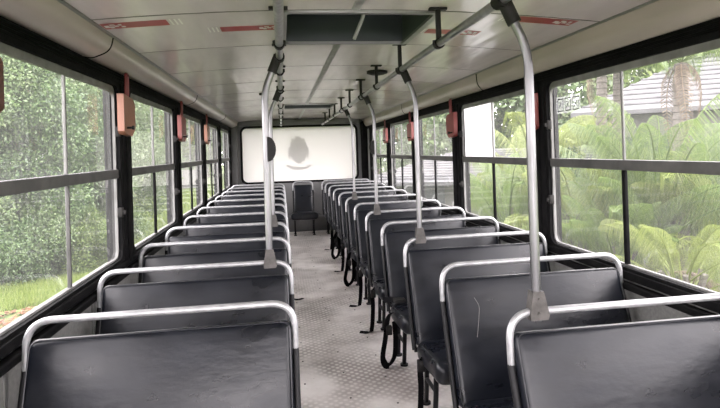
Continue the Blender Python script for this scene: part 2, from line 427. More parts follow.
# graffiti-like printed marks on the right window (small outlined white squares)
tk_ = thing('window_sticker', 'small pale transparent sticker with three outlined squares on the near right window', 'sticker', (0, 0, 0))
st = MB()
sy, sz, sx = 2.86, 1.70, XR - .0035
for i in range(3):
    y = sy + .13 - i * .085
    st.ringplate([(y - .033, sz - .038), (y + .033, sz - .038), (y + .033, sz + .038), (y - .033, sz + .038)], [(y - .028, sz - .033), (y + .028, sz - .033), (y + .028, sz + .033), (y - .028, sz + .033)], 'x', sx, sx + .001)
    st.tube([(sx, y - .018, sz - .018), (sx, y + .004, sz - .002), (sx, y - .012, sz + .012), (sx, y + .018, sz + .018)], .0022, 6)
    st.tube([(sx, y + .018, sz - .02), (sx, y, sz + .004)], .002, 6)
st.v = [(a - sx, b - sy, c - sz) for a, b, c in st.v]; tk_.location = (sx, sy, sz)
st.build('printed_marks', M['dark_ink'], tk_, smooth=0)
MB().box(.0012, .0016, -.085, .178, -.05, .05).build('backing', M['sticker_pale'], tk_, smooth=0)

# ------------------------------------------------------------ coves (curved lining between windows and ceiling)
def cove(name, prof, joints, n):
    L = len(prof)
    vs = []; fs = []
    for y in (YF, YB): vs += [(x, y, z) for x, z in prof]
    for i in range(L - 1): fs.append((i, i + 1, L + i + 1, L + i))
    MB().add(vs, fs).build(name, M['cove'], smooth=60, kind='structure')
    jm = MB()
    for y in joints: jm.tube([(x + (.001 if x < 0 else -.001), y, z) for x, z in prof], .0045, 6)
    jm.build('trim_%d' % n, M['rubber'], kind='structure')
pl = fillet([(-.949, 0, ztL + .10), (-.905, 0, ztL + .085), (-.815, 0, 1.995), (CEI_L, 0, zc(CEI_L))], [.03, .07], 6)
cove('ceiling_cove_left', [(p.x, p.z) for p in pl], [2.76, 5.4, 8.1], 12)
pr = fillet([(1.659, 0, ztR + .10), (1.632, 0, ztR + .075), (1.585, 0, 1.97), (CEI_R, 0, zc(CEI_R))], [.025, .06], 6)
cove('ceiling_cove_right', [(p.x, p.z) for p in pr], [1.2, 4.15, 6.9], 13)
for o in list(bpy.data.objects):
    if o.name.startswith('ceiling_cove'): o['label'] = 'curved cream lining strip between windows and ceiling'
t = MB()
t.box(CEI_L - .012, CEI_L + .012, YF, YB, zc(CEI_L) - .008, zc(CEI_L) + .01, .003)
t.box(CEI_R - .012, CEI_R + .012, YF, YB, zc(CEI_R) - .008, zc(CEI_R) + .01, .003)
t.build('trim_14', M['trim'], kind='structure')

# ------------------------------------------------------------ ceiling with two hatch openings
HA = (.035, .745, 2.45, 3.15); HB = (.05, .74, 7.25, 7.95)
seams = [2.43, 3.21, 4.03, 4.84, 5.62, 6.43, 7.2, 8.05, 8.9]
cm = MB()
xs = sorted(set([round(v, 4) for v in np.linspace(CEI_L, CEI_R, 25)] + [HA[0], HA[1], HB[0], HB[1]]))
ys = sorted(set([YF, YB] + [HA[2], HA[3], HB[2], HB[3]] + [round(v, 3) for v in np.linspace(YF, YB, 22)]))
vs = [(x, y, zc(x)) for y in ys for x in xs]; fs = []; nx = len(xs)
def inh(x, y): return any(h[0] < x < h[1] and h[2] < y < h[3] for h in (HA, HB))
for j in range(len(ys) - 1):
    for i in range(nx - 1):
        if inh((xs[i] + xs[i + 1]) / 2, (ys[j] + ys[j + 1]) / 2): continue
        fs.append((j * nx + i, j * nx + i + 1, (j + 1) * nx + i + 1, (j + 1) * nx + i))
cm.add(vs, fs)
cm.build('ceiling', M['ceiling'], smooth=30, kind='structure')
MB().box(XL - .07, XR + .07, YF - .1, YB + .1, 2.46, 2.49).build('trim_15', M['pale'], smooth=0, kind='structure')['label'] = 'outer roof skin'
rs = MB()
for s_ in (-1, 1):
    x = XL - .07 if s_ < 0 else XR + .03
    rs.box(x, x + .04, YF - .1, YB + .1, 2.0, 2.47)
rs.build('trim_16', M['pale'], smooth=0, kind='structure')
# dark panel seams and centre strip
sm = MB()
for y in seams:
    hw = .005 if y in (2.43, 5.62) else .0018
    for a, b in (((CEI_L, HA[0]), (HA[1], CEI_R)) if (HA[2] - .03 < y < HA[3] + .0 or HB[2] - .02 < y < HB[3] + .02) and False else ((CEI_L, CEI_R),)):
        X = np.linspace(a, b, 24); v2 = []; f2 = []
        for x in X: v2 += [(x, y - hw, zc(x) - .0012), (x, y + hw, zc(x) - .0012), (x, y - hw, zc(x) + .001), (x, y + hw, zc(x) + .001)]
        for i in range(23):
            q = i * 4; f2 += [(q, q + 1, q + 5, q + 4), (q + 2, q + 6, q + 7, q + 3), (q, q + 4, q + 6, q + 2), (q + 1, q + 3, q + 7, q + 5)]
        sm.add(v2, f2)
sm.build('trim_17', M['seam'], smooth=0, kind='structure')['label'] = 'dark seams between the ceiling panels'
cs = MB(); cs.box(.335, .375, HA[3] + .02, HB[2] - .02, zc(.35) - .006, zc(.35) + .002, .002); cs.box(.335, .375, HB[3] + .02, YB, zc(.35) - .006, zc(.35) + .002, .002)
cs.box(.335, .375, YF, HA[2] - .03, zc(.35) - .006, zc(.35) + .002, .002)
cs.build('trim_18', M['sash_light'], kind='structure')

def hatch(h, label, handle):
    cx, cy = (h[0] + h[1]) / 2, (h[2] + h[3]) / 2
    o = thing('roof_hatch', label, 'roof hatch', (cx, cy, 2.12)); a, b = (h[1] - h[0]) / 2, (h[3] - h[2]) / 2
    z1 = .20
    sh = MB()
    for x0, x1, y0, y1 in ((-a - .012, -a + .004, -b, b), (a - .004, a + .012, -b, b), (-a, a, -b - .012, -b + .004), (-a, a, b - .004, b + .012)):
        sh.box(x0, x1, y0, y1, -.012, z1)
    sh.build('shaft', M['hatch'], o, smooth=0)
    MB().ringplate(rrect(-a - .022, a + .022, -b - .022, b + .022, .03, 3), rrect(-a + .008, a - .008, -b + .008, b - .008, .02, 3), 'z', -.018, -.002).build('frame', M['trim'], o)
    l = MB().box(-a, a, -b, b, z1, z1 + .02); l.box(-a * .6, a * .6, -b * .6, b * .6, z1 - .02, z1, .01); l.build('lid', M['hatch'], o)
    if handle:
        m = MB(); m.tube(fillet([(.02, -b + .08, z1 - .02), (.02, -b + .08, -.0), (-.02, -b + .16, -.10)], [.03], 5), .009, 10)
        m.build('handle', M['bar'], o)
        m = MB(); m.tube([(-.06, -b + .14, z1 - .01), (-.06, -b + .14, .03)], .007, 8); m.build('release_rod', M['black_steel'], o)
    return o
hatch(HA, 'large dark open roof hatch near the front with a bent grey handle', True)
hatch(HB, 'small dark roof hatch far along the ceiling towards the rear', False)

# ------------------------------------------------------------ rear wall with white covered window
rw = MB(); o_ = rrect(XL - .05, XR + .05, 0, 2.16, .1, 8, sharp=True)
WB = (-.745, 1.445, .915, 1.955)
i_ = rrect(*WB, .10, 8)
rw.ringplate(o_, i_, 'y', YB, YB + .06); rw.build('wall_back', M['wall_back'], smooth=30, kind='structure')
rwin = bpy.data.objects.new('window_20', None); COL.objects.link(rwin); rwin['kind'] = 'structure'; rwin.location = (.35, YB, .915)
f = MB(); f.ringplate(rrect(WB[0] - .35 - .03, WB[1] - .35 + .03, -.03, WB[3] - .915 + .03, .12, 8), rrect(WB[0] - .35 + .006, WB[1] - .35 - .006, .006, WB[3] - .915 - .006, .095, 8), 'y', -.022, .04)
f.build('surround', M['rubber'], rwin)
p = MB(); lp = rrect(WB[0] - .35, WB[1] - .35, 0, WB[3] - .915, .10, 8)
p.add([(u, .02, v) for u, v in lp], [tuple(range(len(lp)))]); p.build('pane', M['film'], rwin, smooth=0, label='rear window pane covered in white film')
# faint faded crest: castle crown over shield over ribbon
def crest():
    cx, z0, y = -.035, .40, .0175
    m = MB()
    sh = [(-.15, .42), (.15, .42), (.16, .2), (.11, .07), (0, .0), (-.11, .07), (-.16, .2)]
    m.prism([(cx + a, z0 + b - .08) for a, b in sh], 'y', y, y + .001)
    m.prism([(cx + a, z0 + b - .08) for a, b in [(-.20, .32), (-.155, .34), (-.165, .1), (-.19, .08)]], 'y', y, y + .001)
    m.prism([(cx + a, z0 + b - .08) for a, b in [(.20, .32), (.19, .08), (.165, .1), (.155, .34)]], 'y', y, y + .001)
    cr = [(-.12, .43), (.12, .43), (.13, .50), (.09, .50), (.09, .475), (.05, .475), (.05, .54), (-.05, .54), (-.05, .475), (-.09, .475), (-.09, .50), (-.13, .50)]
    m.prism([(cx + a, z0 + b - .08) for a, b in cr], 'y', y, y + .001)
    m.prism([(cx + a, z0 + b - .08) for a, b in [(-.22, .0), (-.1, -.05), (.1, -.05), (.22, 0), (.24, -.05), (.1, -.11), (-.1, -.11), (-.24, -.05)]], 'y', y, y + .001)
    return m.build('crest_print', M['crest'], rwin, smooth=0, label='faint grey shield crest showing through the white film')
crest()
MB().box(XL + .0, XL + .13, YB - .14, YB - .001, .0, 2.045, .03, 3).build('trim_19', M['wall_back'], kind='structure')
MB().box(XR - .13, XR - .0, YB - .14, YB - .001, .0, 2.03, .03, 3).build('trim_21', M['rubber'], kind='structure')
MB().box(XL + .14, XR - .14, YB - .14, YB - .001, 1.99, 2.09, .02, 3).build('trim_22', M['wall_back'], kind='structure')
MB().box(XL + .13, XR - .13, YB - .42, YB - .001, .0, .26, .02, 3).build('trim_23', M['wall_back'], kind='structure')['label'] = 'low dark step across the rear wall'

# front wall behind the photographer with the windscreen
fw = MB(); fw.ringplate(rrect(XL - .05, XR + .05, 0, 2.16, .1, 6, sharp=True), rrect(-.85, 1.56, .62, 1.98, .12, 6), 'y', YF - .06, YF)
fw.build('wall_front', M['wall'], smooth=30, kind='structure')
w = bpy.data.objects.new('window_21', None); COL.objects.link(w); w['kind'] = 'structure'; w.location = (.35, YF, .62)
MB().ringplate(rrect(-1.22, 1.23, -.02, 1.38, .13, 6), rrect(-1.18, 1.19, .02, 1.34, .11, 6), 'y', -.05, .012).build('surround', M['rubber'], w)
MB().add([(-1.2, -.03, 0), (1.21, -.03, 0), (1.21, -.03, 1.36), (-1.2, -.03, 1.36)], [(0, 1, 2, 3)]).build('pane', M['windscreen'], w, smooth=0)

# ------------------------------------------------------------ seats
def make_seat(width, aisle, label, backw=None):
    """origin on the floor under the grab bar, faces -Y. aisle = side (+1/-1) of the aisle legs, 0 = both"""
    root = thing('bus_seat', label, 'bus seat')
    hw = width / 2; bw = (backw or width) / 2
    # local frame of the back: top at (0, .935), bottom at (-.17, .34)
    tilt = math.atan2(.16, .52)
    g = MB()
    yb_ = lambda z: -.16 * max(0, (.80 - z)) / .46
    path = fillet([(-bw, yb_(.765), .765), (-bw, .0, .928), (bw, .0, .928), (bw, yb_(.765), .765)], .12, 10)
    g.tube(path, .0122, 14); g.build('grab_bar', M['bar'], root)
    fr = MB()
    for s in (-1, 1):
        fr.tube([(s * bw, yb_(.768), .768), (s * bw, yb_(.55), .55), (s * bw, yb_(.33), .33)], .0128, 10)
    fr.tube([(-bw, yb_(.33), .33), (bw, yb_(.33), .33)], .0125, 10)
    fr.tube(fillet([(-hw + .03, yb_(.33), .325), (-hw + .03, -.52, .31), (hw - .03, -.52, .31), (hw - .03, yb_(.33), .325)], .05), .012, 10)
    fr.build('frame', M['black_steel'], root)
    # backrest pad
    T = Matrix.Translation((0, -.078, .605)) @ Matrix.Rotation(-math.atan2(.16, .46) * .98, 4, 'X')
    b = MB().softbox((2 * bw - .022, .062, .545), .026, 12, (0, .014, 0), T); bo = b.build('backrest', M['vinyl'], root, smooth=70)
    # piping round the front edge
    q = rrect(-bw + .018, bw - .018, -.266, .266, .03, 5)
    pp = MB(); pp.tube([T @ Vector((u, -.0285, v)) for u, v in q], .0022, 6, closed=True)
    pp.build('piping', M['piping'], bo)
    # cushion
    T2 = Matrix.Translation((0, -.385, .345)) @ Matrix.Rotation(math.radians(-4), 4, 'X')
    c = MB().softbox((width - .01 if backw is None else width, .43, .115), .045, 12, (0, .0, .022), T2); co = c.build('cushion', M['vinyl'], root, smooth=70)
    q = rrect(-hw + .022, hw - .022, -.2, .2, .05, 6)
    pp = MB(); pp.tube([T2 @ Vector((u, v, .0485)) for u, v in q], .0025, 6, closed=True)
    pp.build('piping', M['piping'], co)
    # legs: front and rear on the aisle side
    sides = (aisle,) if aisle else (-1, 1)
    for s in sides:
        x = s * (hw - .07)
        for y0, y1 in ((-.36, -.30), (-.17, -.12)):
            l = MB(); l.tube(fillet([(x, y0, .32), (x, y0 * .5 + y1 * .5, .12), (x, y1 if aisle else y0, .012)], .05), .014, 10)
            l.tube([(x, y1 if aisle else y0, 0), (x, y1 if aisle else y0, .012)], .027, 12)
            l.build('leg', M['black_steel'], root)
        st_ = MB(); st_.tube([(x, -.33, .16), (x, -.14, .16)], .011, 8); st_.build('stretcher', M['black_steel'], root)
    if aisle:
        sb = MB(); x = -aisle * (hw - .0); sb.box(min(x - aisle * .0, x - aisle * .04), max(x, x - aisle * .04), -.5, -.15, .285, .325, .005); sb.build('wall_bracket', M['black_steel'], root)
    return root
def strap(pts, w, th=.0025, side_vec=(0, 1, 0)):
    """flat webbing through the points"""
    pts = [Vector(p) for p in pts]; m = MB(); vs = []; fs = []
    for i, p in enumerate(pts):
        t = (pts[min(i + 1, len(pts) - 1)] - pts[max(i - 1, 0)]).normalized()
        s = Vector(side_vec); s = (s - t * s.dot(t)).normalized() * w / 2; n = t.cross(s).normalized() * th / 2
        vs += [p - s - n, p + s - n, p + s + n, p - s + n]
    for i in range(len(pts) - 1):
        a = i * 4
        for k in range(4): fs.append((a + k, a + (k + 1) % 4, a + 4 + (k + 1) % 4, a + 4 + k))
    fs += [(3, 2, 1, 0), tuple(len(vs) - 4 + k for k in range(4))]
    return m.add(vs, fs)
def smooth_pts(pts, n=6):
    out = []; P = [Vector(p) for p in pts]
    for i in range(len(P) - 1):
        p0, p1, p2, p3 = P[max(i - 1, 0)], P[i], P[i + 1], P[min(i + 2, len(P) - 1)]
        for k in range(n):
            t = k / n; out.append(.5 * ((2 * p1) + (p2 - p0) * t + (2 * p0 - 5 * p1 + 4 * p2 - p3) * t * t + (3 * p1 - p0 - 3 * p2 + p3) * t ** 3))
    out.append(P[-1]); return out

ORD = ['first', 'second', 'third', 'fourth', 'fifth', 'sixth', 'seventh', 'eighth', 'ninth', 'tenth', 'eleventh', 'twelfth']
XLc, WL = (-.872 + .027) / 2, .899
XRc, WR = (.708 + 1.597) / 2, .889
poleL = {1, 3}; poleR = {0, 2, 4, 6}
xtraL = {0: 'black padded double seat nearest the camera on the left side of the aisle',
         1: 'second black double seat from the front on the left, vertical pole on its bar',
         3: 'fourth black double seat from the front on the left, bar holding the second left pole'}
xtraR = {0: 'black double seat nearest the camera on the right, nearest pole clamped to its bar',
         1: 'second black double seat at right, thin white scratch on its backrest',
         2: 'third black double seat at right, second right pole clamped to its bar',
         3: 'fourth black double seat at right, with a large belt loop hanging to the floor',
         4: 'fifth black double seat at right, dark scribbles on its backrest, third right pole'}
protoL = make_seat(WL, 1, '')
protoR = make_seat(WR, -1, '')
seatR = []; seatL = []
for i in range(11):
    o = protoL if i == 0 else copy_tree(protoL)
    o.location = (XLc, YL0 + i * PIT, 0); seatL.append(o)
    tag(o, xtraL.get(i, 'black padded double bus seat, %s from the front in the left row' % ORD[i] if i < 10 else 'black padded double bus seat at the rear end of the left row'), 'bus seat', 'double seats left of the aisle')
for i in range(12):
    o = protoR if i == 0 else copy_tree(protoR)
    o.location = (XRc, YR0 + i * PIT, 0); seatR.append(o)
    tag(o, xtraR.get(i, 'black padded double bus seat, %s from the front in the right row' % ORD[i] if i < 11 else 'black padded double bus seat at the rear end of the right row'), 'bus seat', 'double seats right of the aisle')
single = make_seat(.47, 0, 'single black bus seat standing in the middle of the rear end facing the aisle', backw=.36)
single.location = (.36, 9.84, 0)

# seat belts
def hang(seat, x, kind=0):
    y = -.30
    if kind == 0:   # loop hanging to the floor
        pts = smooth_pts([(x + .06, y + .02, .36), (x + .0, y, .33), (x - .03, y - .03, .2), (x - .055, y - .05, .08), (x - .02, y - .02, .02), (x + .035, y + .01, .06), (x + .05, y + .02, .18), (x + .045, y + .02, .30)])
    else:
        pts = smooth_pts([(x + .06, y + .02, .36), (x, y, .31), (x - .005, y - .01, .18), (x - .02, y - .02, .03), (x - .05, y - .04, .004), (x - .12, y - .02, .004)])
    b = strap(pts, .052, side_vec=(.75, .66, 0)).build('seat_belt', M['webbing'], seat)
    m = MB().box(x - .02, x + .02, y - .03, y + .01, .27 if kind else .22, .33 if kind else .28, .006); m.build('buckle', M['black_plastic'], b)
hang(seatR[3], -WR / 2 - .03, 0); hang(seatR[4], -WR / 2 - .01, 1); hang(seatR[6], -WR / 2 - .02, 0); hang(seatR[8], -WR / 2 - .02, 0); hang(seatR[2], -WR / 2 + .0, 1); hang(seatR[5], -WR / 2 + .0, 1); hang(seatR[7], -WR / 2 + .0, 1); hang(seatR[9], -WR / 2 - .0, 1)
def hangL(seat):
    x = WL / 2 + .01; y = -.3
    b = strap(smooth_pts([(x - .06, y, .36), (x, y, .31), (x + .01, y, .18), (x + .03, y, .03), (x + .08, y + .02, .004), (x + .13, y + .05, .004)]), .042).build('seat_belt', M['webbing'], seat)
    MB().box(x - .02, x + .02, y - .02, y + .02, .26, .32, .006).build('buckle', M['black_plastic'], b)
hangL(seatL[5])
def buckle_on(seat, x, y, z, s):
    b = strap(smooth_pts([(x + .10 * s, y + .09, z - .01), (x + .05 * s, y + .06, z + .0), (x, y, z + .005)]), .04, side_vec=(0, .5, 1)).build('seat_belt', M['webbing'], seat)
    MB().box(x - .045, x + .035, y - .03, y + .02, z - .002, z + .024, .007).build('buckle', M['black_plastic'], b)
buckle_on(seatR[1], -.15, -.25, .437, 1); buckle_on(seatR[3], -.38, -.25, .42, -1)
# scratch and scribbles on two backrests
def on_back(x, z):   # point on the front skin of a backrest
    t = (z - .605) / math.cos(math.atan2(.16, .46)); return (x, -.078 + (z - .605) * (.16 / .46) * .97 - .052, z)
m = MB(); m.tube(smooth_pts([on_back(-.315, .79), on_back(-.298, .755), on_back(-.305, .71), on_back(-.325, .63)]), .0010, 5)
m.build('scratch', M['sash'], seatR[1])
m = MB()
for k in range(5):
    x = -.05 + k * .045
    m.tube(smooth_pts([on_back(x - .02, .815), on_back(x + .015, .845), on_back(x + .0, .80), on_back(x + .025, .83), on_back(x + .03, .79)], 3), .0028, 5)
m.build('scribbles', M['dark_ink'], seatR[4])

# ------------------------------------------------------------ ceiling handrails
BR = [1.56 + .812 * i for i in range(11)]
def bracket(m, x, y, zr):
    zt_ = zc(x) - .0005
    m.box(x - .042, x + .042, y - .016, y + .016, zt_ - .012, zt_, .003)
    m.box(x - .011, x + .011, y - .011, y + .011, zr + .012, zt_ - .01, .003)
    m.tube([(x, y - .017, zr), (x, y + .017, zr)], .0245, 14)
    m.box(x - .029, x + .029, y - .008, y + .008, zr - .005, zr + .016, .003)
def handrail(x, z, label):
    o = thing('handrail', label, 'handrail', (x, 1.2, z))
    t = MB(); t.tube([(0, .0, 0), (0, 8.3, 0)], .0172, 16)
    t.box(-.018, .018, -.01, .0, -.018, .018, .004); t.build('tube', M['rail'], o)
    for i, y in enumerate(BR):
        if y > 9.5: continue
        b = MB(); bracket(b, x, y, z)
        b.v = [(a - x, c - 1.2, d - z) for a, c, d in b.v]
        b.build('ceiling_bracket', M['black_plastic'], o)
    return o
ZR = 1.948
handrail(.728, ZR, 'long grey ceiling handrail on black brackets along the right side of the aisle')
handrail(.003, ZR, 'long grey ceiling handrail on black brackets along the left side of the aisle')

# ------------------------------------------------------------ vertical poles
def pole(x, y, xr, yr, label, button=0, lean=0, r=.0150):
    o = thing('vertical_pole', label, 'pole', (x, y, .905))
    z = lambda q: q - .905
    d = xr - x
    side_ = .03 * (1 if d > 0 else -1)
    top = Vector((d - side_ * .5, yr - y, z(ZR - .012)))
    path = fillet([(0, 0, .04), (lean, 0, z(1.78)), top], [.055], 8)
    MB().tube(path, r, 16).build('tube', M['alu'], o)
    c = MB(); dv = (path[-1] - path[-3]).normalized(); e = path[-1] - dv * .07
    c.tube([e, path[-1] + dv * .022], .0235, 14)
    c.tube([(d, yr - y - .028, z(ZR)), (d, yr - y + .028, z(ZR))], .0255, 14)
    c.build('top_clamp', M['black_plastic'], o)
    b = MB()
    # wedge-shaped cast foot straddling the seat bar
    b.prism([(-.028, z(.903)), (.030, z(.903)), (.036, z(.918)), (.018, z(.995)), (-.018, z(.995)), (-.030, z(.918))], 'y', -.019, .019)
    b.build('foot_bracket', M['cast'], o)
    for q in (.926, .972): bb = MB(); bb.tube([(0, -.024, z(q)), (0, -.018, z(q))], .0045, 8); bb.build('bolt', M['bolt'], o)
    if button:
        # half-round stop button housing fixed to the side of the pole
        m = MB(); pts = [(0, -.062)] + [(button * .040 * math.cos(a), .062 * math.sin(a)) for a in np.linspace(-PI / 2, PI / 2, 12)] + [(0, .062)]
        m.prism([(button * .008 + u, z(1.49) + v) for u, v in pts], 'y', -.024, .024)
        m.build('stop_button', M['black_plastic'], o)
    return o
pole(.806, YR0, .728, YR0 + .02, 'large vertical grey pole nearest the camera, clamped to the first right seat')
pole(.803, YR0 + 2 * PIT, .728, YR0 + 2 * PIT + .03, 'second vertical pole on the right side of the aisle, clamped to the third seat bar')
pole(.805, YR0 + 4 * PIT, .728, YR0 + 4 * PIT + .03, 'third vertical pole on the right side, with a black stop button', button=-1)
pole(.808, YR0 + 6 * PIT, .728, YR0 + 6 * PIT + .03, 'farthest thin looking vertical pole on the right side before the rear window')
pole(-.076, YL0 + PIT, .003, YL0 + PIT + .0, 'front vertical grey pole on the left side of the aisle with black stop button', button=1, r=.0172)
pole(-.080, YL0 + 3 * PIT, .003, YL0 + 3 * PIT, 'rear vertical pole on the left side of the aisle, mostly behind the front one')
# small round black fitting on the ceiling next to the right handrail
m = MB(); zz = zc(.78); m.tube([(.79, 4.3, zz - .0005), (.79, 4.3, zz - .02), (.79, 4.3, zz - .032)], .085, 24, rs=[.085, .085, .05])
tag(m.build('ceiling_speaker', M['black_plastic']), 'flat round black fitting on the ceiling beside the right handrail', 'speaker')
m = MB(); zz = zc(-.18); m.tube([(-.17, 5.75, zz - .0005), (-.17, 5.75, zz - .022)], .05, 20)
tag(m.build('ceiling_speaker', M['black_plastic']), 'small round black fitting on the ceiling left of the left handrail', 'speaker')

# ------------------------------------------------------------ emergency handles on the window posts
def emergency(side_, y, label, body):
    s = side_; X = XL if s < 0 else XR
    zt_ = 1.825 if s < 0 else 1.79
    o = thing('emergency_handle', label, 'emergency handle', (X - s * .043, y, 1.62 + (0 if s < 0 else -.035)), group='emergency window handles')
    i = -s
    p = MB()
    poly = [(-.11, .0), (-.09, -.015), (.05, -.025), (.12, .02), (.12, .165), (.085, .195), (-.11, .21)]
    p.prism([(a, b) for a, b in poly], 'x', i * .004, i * .040)
    p.build('paddle', M[body], o)
    e = MB(); e.box(min(i * .0, i * .014), max(i * .0, i * .014), -.06, .08, -.01, .205, .004); e.build('back_plate', M['black_plastic'], o)
    l = MB(); l.tube(fillet([(i * .018, .012, .19), (i * .02, .012, .34), (i * .02, .056, .34), (i * .018, .056, .18)], .015, 4), .0075, 8)
    l.build('lever', M['red'], o)
    pn = MB(); pn.tube([(i * .04, -.055, .02), (i * .075, -.055, .02)], .0065, 8); pn.tube([(i * .068, -.055, .02), (i * .078, -.055, .02)], .012, 10)
    pn.build('pin', M['black_steel'], o)
    return o
emergency(-1, PL0 - WP, 'brown emergency handle with red lever at the left edge, nearest the camera', 'brown')
emergency(-1, PL0 - .10, 'large salmon orange emergency handle on the first full window post at left', 'salmon')
emergency(-1, PL0 + WP, 'dark red emergency handle on the second window post from the left edge', 'redplastic')
emergency(-1, PL0 + 2 * WP, 'small salmon emergency handle on the third left window post', 'salmon')
emergency(1, PR0 - WP + .00, 'brown emergency handle with red lever at the right edge, nearest the camera', 'brown')
emergency(1, PR0, 'red emergency handle on the right window post half hidden by the nearest pole', 'redplastic').scale = (1, .45, 1)
emergency(1, PR0 + WP, 'bright red emergency handle beside the white covered pane on the right', 'redplastic')
emergency(1, PR0 + 2 * WP, 'pinkish red emergency handle behind the second right pole', 'redplastic')
emergency(1, PR0 + 3 * WP, 'farthest small red emergency handle on the right window posts', 'redplastic')

# ------------------------------------------------------------ red stickers on the ceiling
def sticker(x0, x1, y, flip, label, w=.105):
    o = thing('ceiling_sticker', label, 'sticker', ((x0 + x1) / 2, y, zc((x0 + x1) / 2)), group='red ceiling stickers')
    cx = (x0 + x1) / 2; z0 = zc(cx)
    def strip(a, b, y0, y1, dz, matn, name):
        n = 8; X = np.linspace(a, b, n); vs = []; fs = []
        for x in X: vs += [(x - cx, y0, zc(x) - z0 - dz), (x - cx, y1, zc(x) - z0 - dz)]
        for k in range(n - 1): fs.append((2 * k, 2 * k + 1, 2 * k + 3, 2 * k + 2))
        return MB().add(vs, fs)
    L = x1 - x0
    strip(x0, x1, -w / 2, w / 2, .0008, None, 0).build('red_band', M['stick_red'], o, smooth=0)
    m = MB(); a = x1 - .36 * L if flip else x0; d = 1
    for (u0, u1, v0, v1) in ((.03, .10, -.018, .022), (.10, .16, .0, .034), (.12, .2, -.034, -.012), (.17, .24, -.010, .014), (.25, .30, -.03, -.004), (.27, .33, .008, .03)):
        q = strip(a + u0 * L, a + u1 * L, v0, v1, .0014, None, 0); m.add(q.v, q.f)
    m.build('white_symbols', M['stick_white'], o, smooth=0)
    m = MB(); e = x0 if flip else x1; sg = -1 if flip else 1
    for k in range(3):
        q = strip(*sorted((e + sg * (.012 + k * .02) * 1.0, e + sg * (.02 + k * .02))), -w / 2, w / 2, .0008, None, 0); m.add(q.v, q.f)
    m.build('end_bars', M['stick_white'], o, smooth=0)
sticker(-.785, -.50, 2.56, False, 'red ceiling sticker with white symbols at the far left above the cove')
sticker(-.285, -.0, 2.76, True, 'red ceiling sticker left of the roof hatch, ending at the left handrail')
sticker(.80, 1.10, 2.84, True, 'faded red ceiling sticker just right of the roof hatch bracket')
sticker(1.15, 1.47, 2.50, True, 'red ceiling sticker above the right cove beyond the nearest pole')

exec_env = None
# ============================================================ outside
GZ = -.95
def ground_z(x, y):
    return GZ + (max(0, min(1, (y - 12) / 25)) * .65 if x < 0 else max(0, min(1, (math.hypot(x, y) - 9) / 14)) * .35)
gm = MB(); gx = np.linspace(-60, 70, 66); gy = np.linspace(-20, 90, 56); vs = [(x, y, ground_z(x, y)) for y in gy for x in gx]; fs = []
for j in range(55):
    for i in range(65): fs.append((j * 66 + i, j * 66 + i + 1, (j + 1) * 66 + i + 1, (j + 1) * 66 + i))
gm.add(vs, fs); tag(gm.build('lawn_ground', M['lawn'], smooth=60), kind='structure')
MB().box(-3.6, 4.2, -19, 60, GZ - .05, GZ + .012).build('road', M['asphalt'], smooth=0, kind='structure')

def polar(deg, d, x0=0, y0=0):
    a = math.radians(deg); return x0 + d * math.sin(a), y0 + d * math.cos(a)
def leaves(m_name, blobs, n, size, mat_, parent, seed, droop=.3, inner=.35, name='foliage', aspect=2.2):
    r = np.random.default_rng(seed)
    B = np.array(blobs, float); vol = (B[:, 3] * B[:, 4] * B[:, 5]) ** .66; pick = r.choice(len(B), n, p=vol / vol.sum())
    d = r.normal(size=(n, 3)); d /= np.linalg.norm(d, axis=1)[:, None]
    rad = 1 - inner * r.random(n) ** 1.6
    c = B[pick, :3] + d * B[pick, 3:6] * rad[:, None] * (1 + .14 * r.normal(size=n))[:, None]
    c[:, 2] = np.maximum(c[:, 2], .04)
    a = r.normal(size=(n, 3)) + d * .7; a[:, 2] -= droop; a /= np.linalg.norm(a, axis=1)[:, None]
    b = np.cross(a, r.normal(size=(n, 3))); b /= np.linalg.norm(b, axis=1)[:, None]
    nn = np.cross(a, b); s = size * (.6 + .8 * r.random(n))[:, None]
    p0 = c; p1 = c + a * s * .5 + b * s * .5 / aspect - nn * s * .06; p2 = c + a * s - nn * s * .14; p3 = c + a * s * .5 - b * s * .5 / aspect - nn * s * .06
    V = np.stack([p0, p1, p2, p3], 1).reshape(-1, 3); F = np.arange(4 * n).reshape(-1, 4)
    me = bpy.data.meshes.new(name); me.from_pydata(V.tolist(), [], F.tolist()); me.materials.append(mat_); me.update()
    o = bpy.data.objects.new(name, me); COL.objects.link(o); o.parent = parent; return o
def tree(x, y, h, w, label, seed, mat_='leaf_mid', n=7000, size=.22, low=0.0, group=None, kind='tree', name='broadleaf_tree', trunk=True):
    r = random.Random(seed); z = ground_z(x, y)
    o = thing(name, label, kind, (x, y, z), r.random() * 6, group)
    k = 34; bl = []
    for i in range(k):
        t = (i + .5) / k; zz = h * (low + (1 - low) * (t * .86 + .06)); rr = w * (.55 + .5 * math.sin(PI * min(1, t * .9 + .15)))
        a = r.random() * 6.28; q = rr * .85 * r.random() ** .5
        bl.append((q * math.cos(a), q * math.sin(a), zz, rr * .36, rr * .36, rr * .26 + .1))
    leaves('f', bl, n, size, M[mat_], o, seed, inner=.6)
    if trunk:
        tk = MB(); lean = r.uniform(-.3, .3)
        P_ = [(0, 0, -.05), (lean * .3, .1, h * .25), (lean, .15, h * .6), (lean * 1.2, .1, h * .85)]
        r0 = .035 * h ** .5 * (h / 5) ** .5 + .02
        tk.tube(smooth_pts(P_, 4), r0, 9, rs=[r0 * (1 - .75 * i / 12) for i in range(13)])
        for b in range(5):
            a = r.random() * 6.28; z0 = h * (.25 + .1 * b); tk.tube([(lean * z0 / h, .12, z0), (lean * z0 / h + math.cos(a) * w * .4, .12 + math.sin(a) * w * .4, z0 + h * .16)], r0 * .35, 6)
        tk.build('trunk', M['bark'], o)
    return o

